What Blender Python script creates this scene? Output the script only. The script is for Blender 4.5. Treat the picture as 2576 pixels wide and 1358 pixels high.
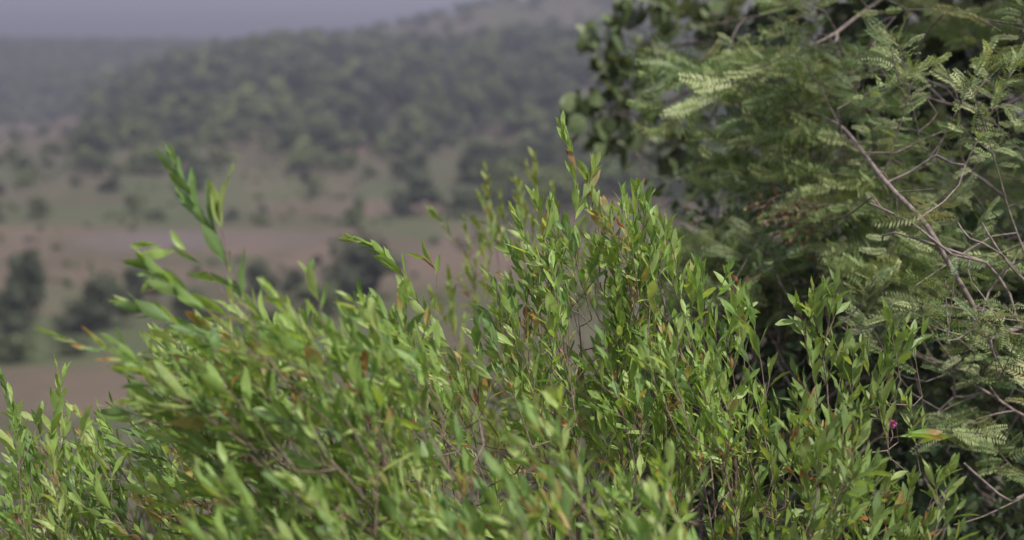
import bpy, math, random
import numpy as np
from mathutils import Matrix, Vector, noise as mnoise
from mathutils.bvhtree import BVHTree

for o in list(bpy.data.objects):
    bpy.data.objects.remove(o, do_unlink=True)
scn = bpy.context.scene
COL = scn.collection
R = math.radians

# ------------------------------------------------------------------ camera
CAM = np.array([0.0, 0.0, 1.75])
PITCH = R(7.94)
FPX = 50.0 / 36.0 * 2576.0          # focal length in units of a 2576 px wide picture
FW = np.array([0, math.cos(PITCH), -math.sin(PITCH)])
UP = np.array([0, math.sin(PITCH), math.cos(PITCH)])
cam = bpy.data.cameras.new('camera')
cam.lens = 50; cam.sensor_width = 36; cam.sensor_fit = 'HORIZONTAL'
cam.clip_start = 0.05; cam.clip_end = 9000
cam.dof.use_dof = True
cam.dof.focus_distance = 3.35
cam.dof.aperture_fstop = 1.9
cam.dof.aperture_blades = 0
camo = bpy.data.objects.new('camera', cam)
camo.location = CAM
camo.rotation_euler = (math.pi / 2 - PITCH, 0, 0)
COL.objects.link(camo)
scn.camera = camo

# ------------------------------------------------------------------ light
SUN_EL, SUN_AZ = 56.0, 136.0          # azimuth from straight ahead towards the right
w = bpy.data.worlds.new('World'); scn.world = w; w.use_nodes = True
nt = w.node_tree; nt.nodes.clear()
sky = nt.nodes.new('ShaderNodeTexSky'); sky.sky_type = 'NISHITA'; sky.sun_disc = False
sky.sun_elevation = R(SUN_EL); sky.sun_rotation = R(SUN_AZ)
sky.altitude = 300; sky.air_density = 1.0; sky.dust_density = 3.0; sky.ozone_density = 2.0
hs = nt.nodes.new('ShaderNodeHueSaturation'); hs.inputs['Saturation'].default_value = 0.45
tint = nt.nodes.new('ShaderNodeMixRGB'); tint.blend_type = 'MULTIPLY'; tint.inputs[0].default_value = 1
tint.inputs[2].default_value = (0.93, 0.90, 1.02, 1)
bg = nt.nodes.new('ShaderNodeBackground'); bg.inputs[1].default_value = 0.15
wo = nt.nodes.new('ShaderNodeOutputWorld')
even = nt.nodes.new('ShaderNodeMixRGB'); even.inputs[0].default_value = 0.55        # hazy air evens the dome out
even.inputs[2].default_value = (2.9, 2.95, 3.35, 1)
nt.links.new(sky.outputs[0], hs.inputs['Color']); nt.links.new(hs.outputs[0], even.inputs[1]); nt.links.new(even.outputs[0], tint.inputs[1])
nt.links.new(tint.outputs[0], bg.inputs[0]); nt.links.new(bg.outputs[0], wo.inputs[0])
sl = bpy.data.lights.new('sun', 'SUN'); sl.energy = 3.6; sl.angle = R(2.0); sl.color = (1, 0.95, 0.86)
so = bpy.data.objects.new('sun', sl); COL.objects.link(so)
sd = Vector((math.cos(R(SUN_EL)) * math.sin(R(SUN_AZ)), math.cos(R(SUN_EL)) * math.cos(R(SUN_AZ)), math.sin(R(SUN_EL))))
so.rotation_euler = sd.to_track_quat('Z', 'Y').to_euler()
so.location = sd * 40
scn.view_settings.view_transform = 'Standard'; scn.view_settings.look = 'None'
scn.view_settings.exposure = 0.78; scn.view_settings.gamma = 1; scn.view_settings.use_curve_mapping = False
scn.render.engine = 'CYCLES'
scn.cycles.use_denoising = True
scn.cycles.max_bounces = 7; scn.cycles.diffuse_bounces = 3; scn.cycles.glossy_bounces = 2
scn.cycles.transmission_bounces = 5; scn.cycles.volume_bounces = 0; scn.cycles.transparent_max_bounces = 4

rng = np.random.default_rng(11)

# ------------------------------------------------------------------ helpers
def P(x, y, d):
    """a place given by where the photograph shows it and its depth in metres"""
    return CAM + d * (FW + np.array([(x - 1288) / FPX, 0, 0]) + (679 - y) / FPX * UP)

def project(p):
    v = np.asarray(p) - CAM
    d = v @ FW
    return 1288 + FPX * v[..., 0] / d, 679 - FPX * (v @ UP) / d, d

def unit(v):
    v = np.asarray(v, float)
    return v / (np.linalg.norm(v, axis=-1, keepdims=True) + 1e-12)

def tri_mesh(name, V, F, uv=None, col=None, mats=(), midx=None, smooth=True):
    V = np.asarray(V, np.float32); F = np.asarray(F, np.int32)
    me = bpy.data.meshes.new(name)
    me.vertices.add(len(V)); me.vertices.foreach_set('co', V.ravel())
    k = F.shape[1]
    me.loops.add(F.size); me.loops.foreach_set('vertex_index', F.ravel())
    me.polygons.add(len(F))
    me.polygons.foreach_set('loop_start', np.arange(0, F.size, k, dtype=np.int32))
    me.polygons.foreach_set('loop_total', np.full(len(F), k, np.int32))
    me.polygons.foreach_set('use_smooth', np.full(len(F), smooth, bool))
    if midx is not None:
        me.polygons.foreach_set('material_index', np.asarray(midx, np.int32))
    for m in mats: me.materials.append(m)
    me.update(calc_edges=True)
    if uv is not None:
        u = me.uv_layers.new(name='UVMap')
        u.data.foreach_set('uv', np.asarray(uv, np.float32)[F.ravel()].ravel())
    if col is not None:
        a = me.color_attributes.new('col', 'FLOAT_COLOR', 'POINT')
        c = np.ones((len(V), 4), np.float32); c[:, :3] = col
        a.data.foreach_set('color', c.ravel())
    return me

def link(name, data, parent=None):
    o = bpy.data.objects.new(name, data); COL.objects.link(o)
    if parent is not None: o.parent = parent
    return o

def thing(name, label, cat, loc, group=None):
    o = link(name, None); o.location = loc; o.empty_display_size = 0.1
    o['label'] = label; o['category'] = cat
    if group: o['group'] = group
    return o

# ------------------------------------------------------------------ materials
def leaf_material(name, translucent=0.38, rough=0.36, rib=0.5, spec=0.5, back=0.35):
    m = bpy.data.materials.new(name); m.use_nodes = True
    n = m.node_tree.nodes; L = m.node_tree.links; n.clear()
    out = n.new('ShaderNodeOutputMaterial')
    at = n.new('ShaderNodeAttribute'); at.attribute_name = 'col'
    uv = n.new('ShaderNodeUVMap')
    sep = n.new('ShaderNodeSeparateXYZ'); L.new(uv.outputs[0], sep.inputs[0])
    a = n.new('ShaderNodeMath'); a.operation = 'SUBTRACT'; a.inputs[1].default_value = 0.5; L.new(sep.outputs[0], a.inputs[0])
    b = n.new('ShaderNodeMath'); b.operation = 'ABSOLUTE'; L.new(a.outputs[0], b.inputs[0])
    mr = n.new('ShaderNodeMapRange'); mr.inputs[1].default_value = 0.03; mr.inputs[2].default_value = 0.09
    mr.inputs[3].default_value = rib; mr.inputs[4].default_value = 0.0; L.new(b.outputs[0], mr.inputs[0])
    geo = n.new('ShaderNodeNewGeometry')
    nz = n.new('ShaderNodeTexNoise'); nz.inputs['Scale'].default_value = 60; nz.inputs['Detail'].default_value = 3
    L.new(geo.outputs['Position'], nz.inputs['Vector'])
    vr = n.new('ShaderNodeMapRange'); vr.inputs[1].default_value = 0.25; vr.inputs[2].default_value = 0.75
    vr.inputs[3].default_value = 0.78; vr.inputs[4].default_value = 1.2; L.new(nz.outputs[0], vr.inputs[0])
    mul = n.new('ShaderNodeMixRGB'); mul.blend_type = 'MULTIPLY'; mul.inputs[0].default_value = 1
    L.new(at.outputs['Color'], mul.inputs[1]); L.new(vr.outputs[0], mul.inputs[2])
    sn = n.new('ShaderNodeTexNoise'); sn.inputs['Scale'].default_value = 42; sn.inputs['Detail'].default_value = 2; L.new(geo.outputs['Position'], sn.inputs['Vector'])
    sr = n.new('ShaderNodeMapRange'); sr.inputs[1].default_value = 0.66; sr.inputs[2].default_value = 0.73; sr.inputs[3].default_value = 0; sr.inputs[4].default_value = 0.6; L.new(sn.outputs[0], sr.inputs[0])
    spk = n.new('ShaderNodeMixRGB'); spk.inputs[2].default_value = (0.20, 0.13, 0.06, 1); L.new(sr.outputs[0], spk.inputs[0]); L.new(mul.outputs[0], spk.inputs[1]); mul = spk
    ribc = n.new('ShaderNodeMixRGB'); ribc.inputs[2].default_value = (0.26, 0.33, 0.12, 1)
    L.new(mr.outputs[0], ribc.inputs[0]); L.new(mul.outputs[0], ribc.inputs[1])
    # the underside is paler and duller than the upper side
    under = n.new('ShaderNodeMixRGB'); under.inputs[2].default_value = (0.17, 0.24, 0.105, 1)
    bf = n.new('ShaderNodeMath'); bf.operation = 'MULTIPLY'; bf.inputs[1].default_value = back
    L.new(geo.outputs['Backfacing'], bf.inputs[0]); L.new(bf.outputs[0], under.inputs[0]); L.new(ribc.outputs[0], under.inputs[1])
    pb = n.new('ShaderNodeBsdfPrincipled'); pb.inputs['Roughness'].default_value = rough
    pb.inputs['Specular IOR Level'].default_value = spec
    L.new(under.outputs[0], pb.inputs['Base Color'])
    bump = n.new('ShaderNodeBump'); bump.inputs['Strength'].default_value = 0.25; bump.inputs['Distance'].default_value = 0.002
    L.new(nz.outputs[0], bump.inputs['Height']); L.new(bump.outputs[0], pb.inputs['Normal'])
    tc = n.new('ShaderNodeMixRGB'); tc.blend_type = 'MULTIPLY'; tc.inputs[0].default_value = 1
    tc.inputs[2].default_value = (1.65, 1.55, 0.7, 1); L.new(mul.outputs[0], tc.inputs[1])
    tr = n.new('ShaderNodeBsdfTranslucent'); L.new(tc.outputs[0], tr.inputs[0])
    mx = n.new('ShaderNodeMixShader'); mx.inputs[0].default_value = translucent
    L.new(pb.outputs[0], mx.inputs[1]); L.new(tr.outputs[0], mx.inputs[2]); L.new(mx.outputs[0], out.inputs[0])
    return m

def bark_material(name, c1, c2, scale=40):
    m = bpy.data.materials.new(name); m.use_nodes = True
    n = m.node_tree.nodes; L = m.node_tree.links
    pb = n['Principled BSDF']; pb.inputs['Roughness'].default_value = 0.85
    geo = n.new('ShaderNodeNewGeometry')
    nz = n.new('ShaderNodeTexNoise'); nz.inputs['Scale'].default_value = scale; nz.inputs['Detail'].default_value = 6
    L.new(geo.outputs['Position'], nz.inputs['Vector'])
    cr = n.new('ShaderNodeValToRGB'); cr.color_ramp.elements[0].position = 0.35; cr.color_ramp.elements[1].position = 0.65
    cr.color_ramp.elements[0].color = (*c1, 1); cr.color_ramp.elements[1].color = (*c2, 1)
    L.new(nz.outputs[0], cr.inputs[0]); L.new(cr.outputs[0], pb.inputs['Base Color'])
    bp = n.new('ShaderNodeBump'); bp.inputs['Strength'].default_value = 0.5; bp.inputs['Distance'].default_value = 0.003
    L.new(nz.outputs[0], bp.inputs['Height']); L.new(bp.outputs[0], pb.inputs['Normal'])
    return m

M_LEAF = leaf_material('willow_leaf', 0.40, 0.46, 0.5, 0.42)
M_FROND = leaf_material('pinnate_leaf', 0.24, 0.5, 0.0, 0.3, 0.2)
M_BROAD = leaf_material('broad_leaf', 0.25, 0.5, 0.25, 0.45)
M_FAR = leaf_material('far_leaf', 0.2, 0.7, 0.0, 0.1, 0.0)
M_STEM = bark_material('stem_bark', (0.10, 0.065, 0.05), (0.21, 0.15, 0.12), 90)
M_TWIG = bark_material('pale_bark', (0.11, 0.085, 0.072), (0.235, 0.19, 0.165), 60)
M_TRUNK = bark_material('tree_bark', (0.06, 0.05, 0.04), (0.14, 0.115, 0.095), 8)

# ------------------------------------------------------------------ terrain
RIDGE = np.array([(-2600, 340), (-600, 330), (0, 318), (150, 305), (250, 262), (350, 196), (450, 164), (600, 142), (760, 130), (900, 132), (1100, 126),
                  (1300, 112), (1500, 98), (1800, 90), (2576, 80), (5000, 80)], float)
BACK = np.array([(-2600, 190), (400, 185), (700, 165), (870, 92), (1000, 70), (1150, 34), (1250, 10), (1500, -25), (2576, -60), (5000, -60)], float)
FARR = np.array([(-2600, 140), (-300, 112), (100, 112), (500, 116), (900, 140), (5000, 150)], float)
def elev_tan(y):
    return np.tan(np.arctan((679 - y) / FPX) - PITCH)
def fbm(x, y, s, o=0.0):
    out = np.empty(x.shape); xf = x.ravel(); yf = y.ravel(); of = out.ravel()
    for i in range(len(xf)):
        of[i] = mnoise.fractal(Vector((xf[i] / s + o, yf[i] / s - o, o * 1.7)), 0.9, 2.1, 4)
    return of.reshape(x.shape)
def terrain_z(x, y):
    x = np.asarray(x, float); y = np.asarray(y, float)
    px = 1288 + FPX * np.clip(x / np.maximum(y, 40.0), -2.5, 2.5)
    zr = CAM[2] + 520 * elev_tan(np.interp(px, RIDGE[:, 0], RIDGE[:, 1]))
    zb = CAM[2] + 720 * elev_tan(np.interp(px, BACK[:, 0], BACK[:, 1]))
    zf = CAM[2] + 900 * elev_tan(np.interp(px, FARR[:, 0], FARR[:, 1]))
    near = np.interp(y, [-60, 0, 4, 6.5, 12, 25, 45, 70, 110, 170, 245], [6, 0, 0, -0.35, -2.6, -7.6, -12.6, -15.4, -16.2, -16, -14.5])
    t = lambda a, b: np.clip((y - a) / (b - a), 0, 1)
    sm = lambda q: q * q * (3 - 2 * q)
    z = near + (zr + 14.5) * sm(t(235, 535)) ** 0.85
    z = z + (zb - zr) * sm(t(560, 720)) - 3 * np.exp(-((y - 600) / 30) ** 2)
    z = z + (zf - zb) * sm(t(735, 900)) + (-25 - zf) * sm(t(930, 2200))
    return z
yy = np.concatenate([np.linspace(-60, 3, 12), np.linspace(4, 30, 40), np.linspace(31, 170, 90), np.linspace(173, 560, 130), np.linspace(566, 1300, 70), np.linspace(1330, 4200, 24)])
sx = np.linspace(-1, 1, 261)
aa = np.sign(sx) * (np.abs(sx) * 0.5 + np.abs(sx) ** 4 * 1.6)
X = aa[None, :] * (yy[:, None].clip(0) * 1.0 + 60) ; Y = np.repeat(yy[:, None], len(sx), 1)
Z = terrain_z(X, Y)
rough = fbm(X, Y, 18.0, 3.1)
Z = Z + rough * np.interp(Y, [0, 5, 40, 200, 600, 1500], [0.0, 0.03, 0.25, 0.6, 1.5, 4])
px, py, pd = project(np.stack([X, Y, Z], -1))
# soil kinds per vertex: r = bare red soil, g = green grass, b = grey-violet rock
n1 = fbm(X, Y * 0.35, 9.0, 7.7); n2 = fbm(X, Y * 0.3, 26.0, 1.3)
def blob(cx, cy, rx, ry, soft=0.5):
    q = ((px - cx) / rx) ** 2 + ((py - cy) / ry) ** 2
    return np.clip((1 + soft - q) / soft, 0, 1) * (pd > 15)
soil = 0.10 + 0.35 * n2 + 0.35 * n1
for b in [(130, 615, 420, 38), (620, 610, 420, 30), (1080, 610, 260, 45), (60, 300, 190, 34), (90, 358, 170, 16), (640, 345, 60, 28), (160, 985, 330, 55),
          (450, 247, 30, 10), (900, 365, 50, 25), (1000, 660, 300, 60), (250, 690, 300, 30), (1580, 480, 90, 60), (900, 520, 250, 20)]:
    soil = np.maximum(soil, blob(*b) * (0.62 + 0.75 * n1))
grass = np.clip(0.35 + 0.9 * n1 - 0.3 * n2, 0, 1) * 0.85
for b in [(160, 860, 330, 60), (130, 745, 90, 30), (560, 470, 260, 45), (1050, 520, 160, 70), (300, 540, 300, 22)]:
    grass = np.maximum(grass, blob(*b) * (0.8 + 0.4 * n2))
soil = np.where(blob(160, 850, 330, 48) > 0.3, soil * 0.3, soil)
rock = np.clip(blob(360, 608, 150, 24) * 0.45 + blob(600, 600, 240, 22) * 0.2, 0, 1)
cc = np.stack([np.clip(soil, 0, 1), np.clip(grass, 0, 1), rock], -1)
ny, nx = X.shape
idx = np.arange(ny * nx).reshape(ny, nx)
F = np.stack([idx[:-1, :-1], idx[:-1, 1:], idx[1:, 1:], idx[1:, :-1]], -1).reshape(-1, 4)
m = bpy.data.materials.new('hillside_soil'); m.use_nodes = True
n = m.node_tree.nodes; L = m.node_tree.links; pb = n['Principled BSDF']; pb.inputs['Roughness'].default_value = 0.95
pb.inputs['Specular IOR Level'].default_value = 0.1
at = n.new('ShaderNodeAttribute'); at.attribute_name = 'col'
sp = n.new('ShaderNodeSeparateColor'); L.new(at.outputs['Color'], sp.inputs[0])
geo = n.new('ShaderNodeNewGeometry')
def noise_node(scale, detail=6):
    q = n.new('ShaderNodeTexNoise'); q.inputs['Scale'].default_value = scale; q.inputs['Detail'].default_value = detail
    L.new(geo.outputs['Position'], q.inputs['Vector']); return q
nA = noise_node(0.35); nB = noise_node(1.7)
rampA = n.new('ShaderNodeValToRGB'); rampA.color_ramp.elements[0].color = (0.054, 0.049, 0.031, 1); rampA.color_ramp.elements[1].color = (0.094, 0.084, 0.054, 1)
rampA.color_ramp.elements[0].position = 0.3; rampA.color_ramp.elements[1].position = 0.7; L.new(nB.outputs[0], rampA.inputs[0])
def mixin(prev, colr, fac):
    q = n.new('ShaderNodeMixRGB'); q.inputs[2].default_value = (*colr, 1); L.new(prev, q.inputs[1]); L.new(fac, q.inputs[0]); return q.outputs[0]
def jitter(s, amp):
    q = n.new('ShaderNodeMath'); q.operation = 'MULTIPLY_ADD'; q.inputs[1].default_value = amp; L.new(nA.outputs[0], q.inputs[0])
    r_ = n.new('ShaderNodeMath'); r_.operation = 'SUBTRACT'; r_.inputs[1].default_value = amp * 0.5; L.new(s, q.inputs[2]); L.new(q.outputs[0], r_.inputs[0]); r_.use_clamp = True
    return r_.outputs[0]
c = mixin(rampA.outputs[0], (0.062, 0.080, 0.036), jitter(sp.outputs[1], 0.8))
c = mixin(c, (0.122, 0.087, 0.068), jitter(sp.outputs[0], 0.9))
c = mixin(c, (0.11, 0.095, 0.098), sp.outputs[2])
L.new(c, pb.inputs['Base Color'])
bp = n.new('ShaderNodeBump'); bp.inputs['Strength'].default_value = 0.8; bp.inputs['Distance'].default_value = 0.15
L.new(nB.outputs[0], bp.inputs['Height']); L.new(bp.outputs[0], pb.inputs['Normal'])
ter = link('terrain', tri_mesh('terrain', np.stack([X, Y, Z], -1).reshape(-1, 3), F, col=cc.reshape(-1, 3), mats=[m]))
ter['kind'] = 'structure'; ter['label'] = 'dry grassy valley floor and hills with patches of red soil'
def ground_at(x, y):
    return float(terrain_z(np.array([x]), np.array([y]))[0])

# ------------------------------------------------------------------ far trees
def clump_crown(seed, lumps, n_leaf, size, pointed=0.0):
    """unit crown: leaf-clump faces on and in several uneven lumps"""
    g = np.random.default_rng(seed)
    C = []; Rr = []
    for i in range(lumps):
        h = 0.28 + 0.72 * (i + 0.5) / lumps
        spread = 0.30 * (1 - pointed * h) * (1.15 - 0.55 * h)
        C.append([g.normal(0, spread), g.normal(0, spread), h * 0.86]); Rr.append(g.uniform(0.14, 0.27) * (1 - 0.5 * pointed * h))
    C = np.array(C); Rr = np.array(Rr)
    k = g.integers(0, lumps, n_leaf)
    dv = unit(g.normal(size=(n_leaf, 3))); rad = g.uniform(0.45, 1.12, n_leaf) ** 0.7
    pos = C[k] + dv * (Rr[k] * rad)[:, None] * np.array([1.1, 1.1, 0.85])
    nrm = unit(dv + g.normal(0, 0.55, (n_leaf, 3)) + [0, 0, 0.35])
    t = unit(np.cross(nrm, g.normal(size=(n_leaf, 3)))); bt = np.cross(nrm, t)
    s = size * g.uniform(0.5, 1.3, n_leaf)[:, None]
    V = np.stack([pos - t * s, pos - bt * s * 0.55, pos + t * s, pos + bt * s * 0.55], 1).reshape(-1, 3)
    Fq = np.arange(n_leaf * 4).reshape(-1, 4)
    tone = g.uniform(0.65, 1.35, lumps)[k] * g.uniform(0.8, 1.2, n_leaf)
    return V, Fq, np.repeat(tone, 4)
def trunk_mesh(seed, mat):
    g = np.random.default_rng(seed); V = []; Fq = []
    def tube(pts, r0, r1):
        b = len(V)
        for i, p in enumerate(pts):
            r = r0 + (r1 - r0) * i / (len(pts) - 1)
            for j in range(6):
                V.append([p[0] + r * math.cos(j * 1.047), p[1] + r * math.sin(j * 1.047), p[2]])
        for i in range(len(pts) - 1):
            for j in range(6):
                Fq.append([b + i * 6 + j, b + i * 6 + (j + 1) % 6, b + i * 6 + 6 + (j + 1) % 6, b + i * 6 + 6 + j])
    tube([(0, 0, -0.04), (0.01, 0.01, 0.15), (g.normal(0, 0.02), g.normal(0, 0.02), 0.35), (g.normal(0, 0.04), g.normal(0, 0.04), 0.6)], 0.035, 0.012)
    for i in range(5):
        a = g.uniform(0, 6.28); h = g.uniform(0.2, 0.42)
        tube([(0, 0, h), (0.12 * math.cos(a), 0.12 * math.sin(a), h + 0.12), (0.26 * math.cos(a), 0.26 * math.sin(a), h + 0.27)], 0.016, 0.005)
    return tri_mesh('trunk', V, Fq, mats=[mat])
GREENS = [np.array(c) for c in [(0.065, 0.085, 0.042), (0.085, 0.11, 0.048), (0.105, 0.13, 0.055), (0.058, 0.072, 0.044), (0.13, 0.15, 0.068)]]
CROWNS = []
for i in range(10):
    V, Fq, tone = clump_crown(100 + i, 9 + i % 4, 760, 0.078, 0.25 if i % 3 else 0.6)
    CROWNS.append((V, Fq, tone, tri_mesh('crown', V, Fq, uv=np.zeros((len(V), 2)), col=tone[:, None] * GREENS[i % 5], mats=[M_FAR], smooth=False)))
TRUNKS = [trunk_mesh(50 + i, M_TRUNK) for i in range(4)]

def density(x, y):
    if x < 40 and y > 240: return 0.03
    xl = np.interp(y, [100, 150, 300, 430, 470], [420, 370, 215, 205, 330])
    if x < xl: return 0.02 if y > 230 else 0.25
    if y < 300: return 0.95 if y < 250 else 0.8
    if x < 560: return 0.85 if y < 445 else 0.04
    if x < 700: return 0.24 if y < 420 else 0.04
    if x < 860: return 0.4 if y < 445 else 0.05
    if x < 1010: return 0.25 if y < 400 else 0.09
    if x < 1480: return 0.62 if y < 470 else 0.26 if y < 560 else 0.04
    return 0.35 if y < 520 else 0.05
cand = []
for _ in range(38000):
    pxx = rng.uniform(-60, 2600); y = math.sqrt(rng.uniform(165 ** 2, 545 ** 2))
    x = (pxx - 1288) / FPX * y
    cand.append((x, y))
cand = np.array(cand); cz = terrain_z(cand[:, 0], cand[:, 1])
cpx, cpy, cd = project(np.column_stack([cand, cz]))
kept = []; cell = {}
for i in range(len(cand)):
    if rng.random() > density(cpx[i], cpy[i]): continue
    if mnoise.fractal(Vector((cand[i][0] / 34, cand[i][1] / 46, 4.2)), .9, 2.1, 3) < -.30: continue      # clearings
    x, y = cand[i]; kx, ky = int(x // 7), int(y // 7)
    if any((x - q[0]) ** 2 + (y - q[1]) ** 2 < 6.0 ** 2 for ax in (-1, 0, 1) for ay in (-1, 0, 1) for q in cell.get((kx + ax, ky + ay), [])): continue
    cell.setdefault((kx, ky), []).append((x, y))
    h = rng.choice([3.5, 4.5, 5.5, 7, 8.2]) * rng.uniform(.85, 1.12) if cpy[i] < 320 else rng.uniform(3.0, 7.0)
    if density(cpx[i], cpy[i]) < 0.15: h = rng.uniform(1.2, 3.4)
    kept.append((h / cd[i], x, y, cz[i], h, cpx[i], cpy[i]))
kept.sort(reverse=True); kept = [q for q in kept if q[5] < 1720][:300] + [q for q in kept if q[5] >= 1720] + [q for q in kept if q[5] < 1720][300:]
def zone(x, y):
    if y > 330 and density(x, y) < 0.3: return 'small blurred bush alone on the open dry slope below the wood', 'bush', 'bushes on the open slope', 'hillside_bush'
    if x < 560: return 'blurred dark tree in the grove at the left end of the wooded hill', 'tree', 'trees of the grove at the left end of the hill', 'hillside_tree'
    if y > 330: return 'blurred green tree in the loose groups at the foot of the wooded hill', 'tree', 'trees at the foot of the hill', 'hillside_tree'
    return 'blurred grey green tree in the dense wood on the hill face', 'tree', 'trees of the dense wood on the hill face', 'hillside_tree'
def far_tree(name, label, cat, x, y, h, wr, k, group=None, z=None, rot=None):
    z = ground_at(x, y) if z is None else z
    t = thing(name, label, cat, (x, y, z - 0.05), group)
    t.rotation_euler = (0, 0, rng.uniform(0, 6.28) if rot is None else rot); t.scale = (h * wr, h * wr, h)
    link('trunk', TRUNKS[k % 4], t); link('crown', CROWNS[k % 10][3], t)
    return t
for s, x, y, z, h, ax, ay in kept[:300]:
    lab, cat, grp, nm = zone(ax, ay)
    far_tree(nm, lab, cat, x, y, h, rng.uniform(0.95, 1.4), int(rng.integers(0, 10)), grp, z)
def mass(name, label, items, step):
    VV = []; FF = []; CC = []; b = 0
    for x, y, z, h in items:
        k = int(rng.integers(0, 10)); V, Fq, tone, _ = CROWNS[k]
        nl = len(Fq) // step
        a = rng.uniform(0, 6.28); ca, sa = math.cos(a), math.sin(a); wr = rng.uniform(0.95, 1.45)
        v = V[:nl * 4].copy()
        cen = v.reshape(-1, 4, 3).mean(1, keepdims=True); v = ((v.reshape(-1, 4, 3) - cen) * math.sqrt(step) + cen).reshape(-1, 3)
        v = np.column_stack([(v[:, 0] * ca - v[:, 1] * sa) * h * wr + x, (v[:, 0] * sa + v[:, 1] * ca) * h * wr + y, v[:, 2] * h + z - 0.1 * h])
        VV.append(v); FF.append(np.arange(nl * 4).reshape(-1, 4) + b); b += nl * 4
        CC.append(tone[:nl * 4, None] * GREENS[int(rng.integers(0, 5))])
    V = np.concatenate(VV)
    o = link(name, tri_mesh(name, V, np.concatenate(FF), uv=np.zeros((len(V), 2)), col=np.concatenate(CC), mats=[M_FAR], smooth=False))
    o['kind'] = 'stuff'; o['label'] = label; o['category'] = 'forest'
mass('woods', 'farther trees of the wooded hill, closing up into one mass', [(q[1], q[2], q[3], q[4]) for q in kept[300:]], 3)
items = []
for _ in range(3000):
    pxx = rng.uniform(-120, 720); y = rng.uniform(560, 925); x = (pxx - 1288) / FPX * y
    items.append((x, y, ground_at(x, y), rng.uniform(3.2, 6)))
for _ in range(560):
    pxx = rng.uniform(820, 2500); y = rng.uniform(600, 725); x = (pxx - 1288) / FPX * y
    if rng.random() < (0.25 if y < 690 else 0.9): items.append((x, y, ground_at(x, y), rng.uniform(2.5, 5.5)))
# low scrub and tussocks over the valley floor
scrub = []
for _ in range(2000):
    y = 88 * (330 / 88) ** rng.random(); x = (rng.uniform(-100, 1750) - 1288) / FPX * y
    if mnoise.fractal(Vector((x / 9, y / 16, 1.7)), .9, 2.1, 3) < (.22 if y < 165 else .02): continue
    scrub.append((x, y, ground_at(x, y), rng.uniform(.2, .75) * (1.5 if rng.random() < .12 else 1)))
mass('scrub', 'low dry scrub and tussocks dotted over the valley floor', scrub, 12)
mass('forest', 'bluish forest covering the farthest ridge under the sky', items, 8)

VCROWN = []
for i in range(5):
    V, Fq, tone = clump_crown(300 + i, 13, 1700, 0.058, 0.62 if i == 0 else 0.15)
    V[:, 2] = (V[:, 2] - V[:, 2].min()) / (V[:, 2].max() - V[:, 2].min()) * .98 + .02
    VCROWN.append((V, tri_mesh('crown', V, Fq, uv=np.zeros((len(V), 2)), col=tone[:, None] * np.array([(0.055, 0.068, 0.042), (0.05, 0.062, 0.04), (0.06, 0.072, 0.044), (0.054, 0.065, 0.042), (0.10, 0.12, 0.06)][i]), mats=[M_FAR], smooth=False)))
def place(px_, py_base, d_guess):
    """ground point seen at that place of the picture, near that distance"""
    best = None
    for y in np.linspace(d_guess * 0.6, d_guess * 1.6, 400):
        x = (px_ - 1288) / FPX * y; z = ground_at(x, y)
        _, qy, _ = project(np.array([x, y, z]))
        e = abs(qy - py_base) + abs(y - d_guess) * 0.05
        if best is None or e < best[0]: best = (e, x, y, z)
    return best[1:]
VALLEY = [  # name, label, cat, px, base y, distance, height px, width px, crown variant
    ('valley_tree', 'dark pointed tree standing alone at the left edge of the valley', 'tree', 42, 835, 92, 218, 92, 0),
    ('valley_tree', 'round dark tree behind the low bush on the valley floor', 'tree', 248, 822, 95, 145, 112, 1),
    ('valley_bush', 'low dark bush in front of the round valley tree', 'bush', 192, 832, 92, 88, 98, 2),
    ('valley_tree', 'small dark tree right behind the swept leafy shoot', 'tree', 338, 762, 108, 108, 84, 4),
    ('valley_tree', 'large dark round tree in the middle of the valley floor', 'tree', 905, 760, 108, 178, 158, 5),
    ('valley_bush', 'dark bush between the two leafy shoots on the valley floor', 'bush', 645, 745, 112, 100, 66, 7),
    ('valley_bush', 'small dark bush left of the large round valley tree', 'bush', 735, 735, 118, 66, 50, 8),
    ('valley_bush', 'dark bush half hidden low behind the swept leafy shoot', 'bush', 470, 830, 94, 110, 110, 7),
    ('valley_bush', 'pale green bush at the foot of the large round valley tree', 'bush', 800, 800, 96, 98, 130, 4),
    ('valley_bush', 'pale green bush at the left edge above the red soil', 'bush', 12, 905, 80, 78, 120, 4),
    ('valley_bush', 'small pale green bush behind the drooping left shoot', 'bush', 172, 890, 82, 55, 80, 4),
    ('valley_bush', 'broad pale green bush low on the valley floor', 'bush', 690, 860, 86, 100, 150, 9),
]
for nm, lab, cat, ax, ay, d, hp, wp, k in VALLEY:
    x, y, z = place(ax, ay, d); h = hp / FPX * y; wd = wp / FPX * y
    k = 4 if 'pale' in lab else 0 if 'pointed' in lab else 1 + k % 3
    ex = np.percentile(VCROWN[k][0][:, 0], 97) - np.percentile(VCROWN[k][0][:, 0], 3)
    t = thing(nm, lab, cat, (x, y, z - .05)); t.scale = (wd / ex, wd / ex, h)
    link('trunk', TRUNKS[k % 4], t); link('crown', VCROWN[k][1], t)

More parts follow.
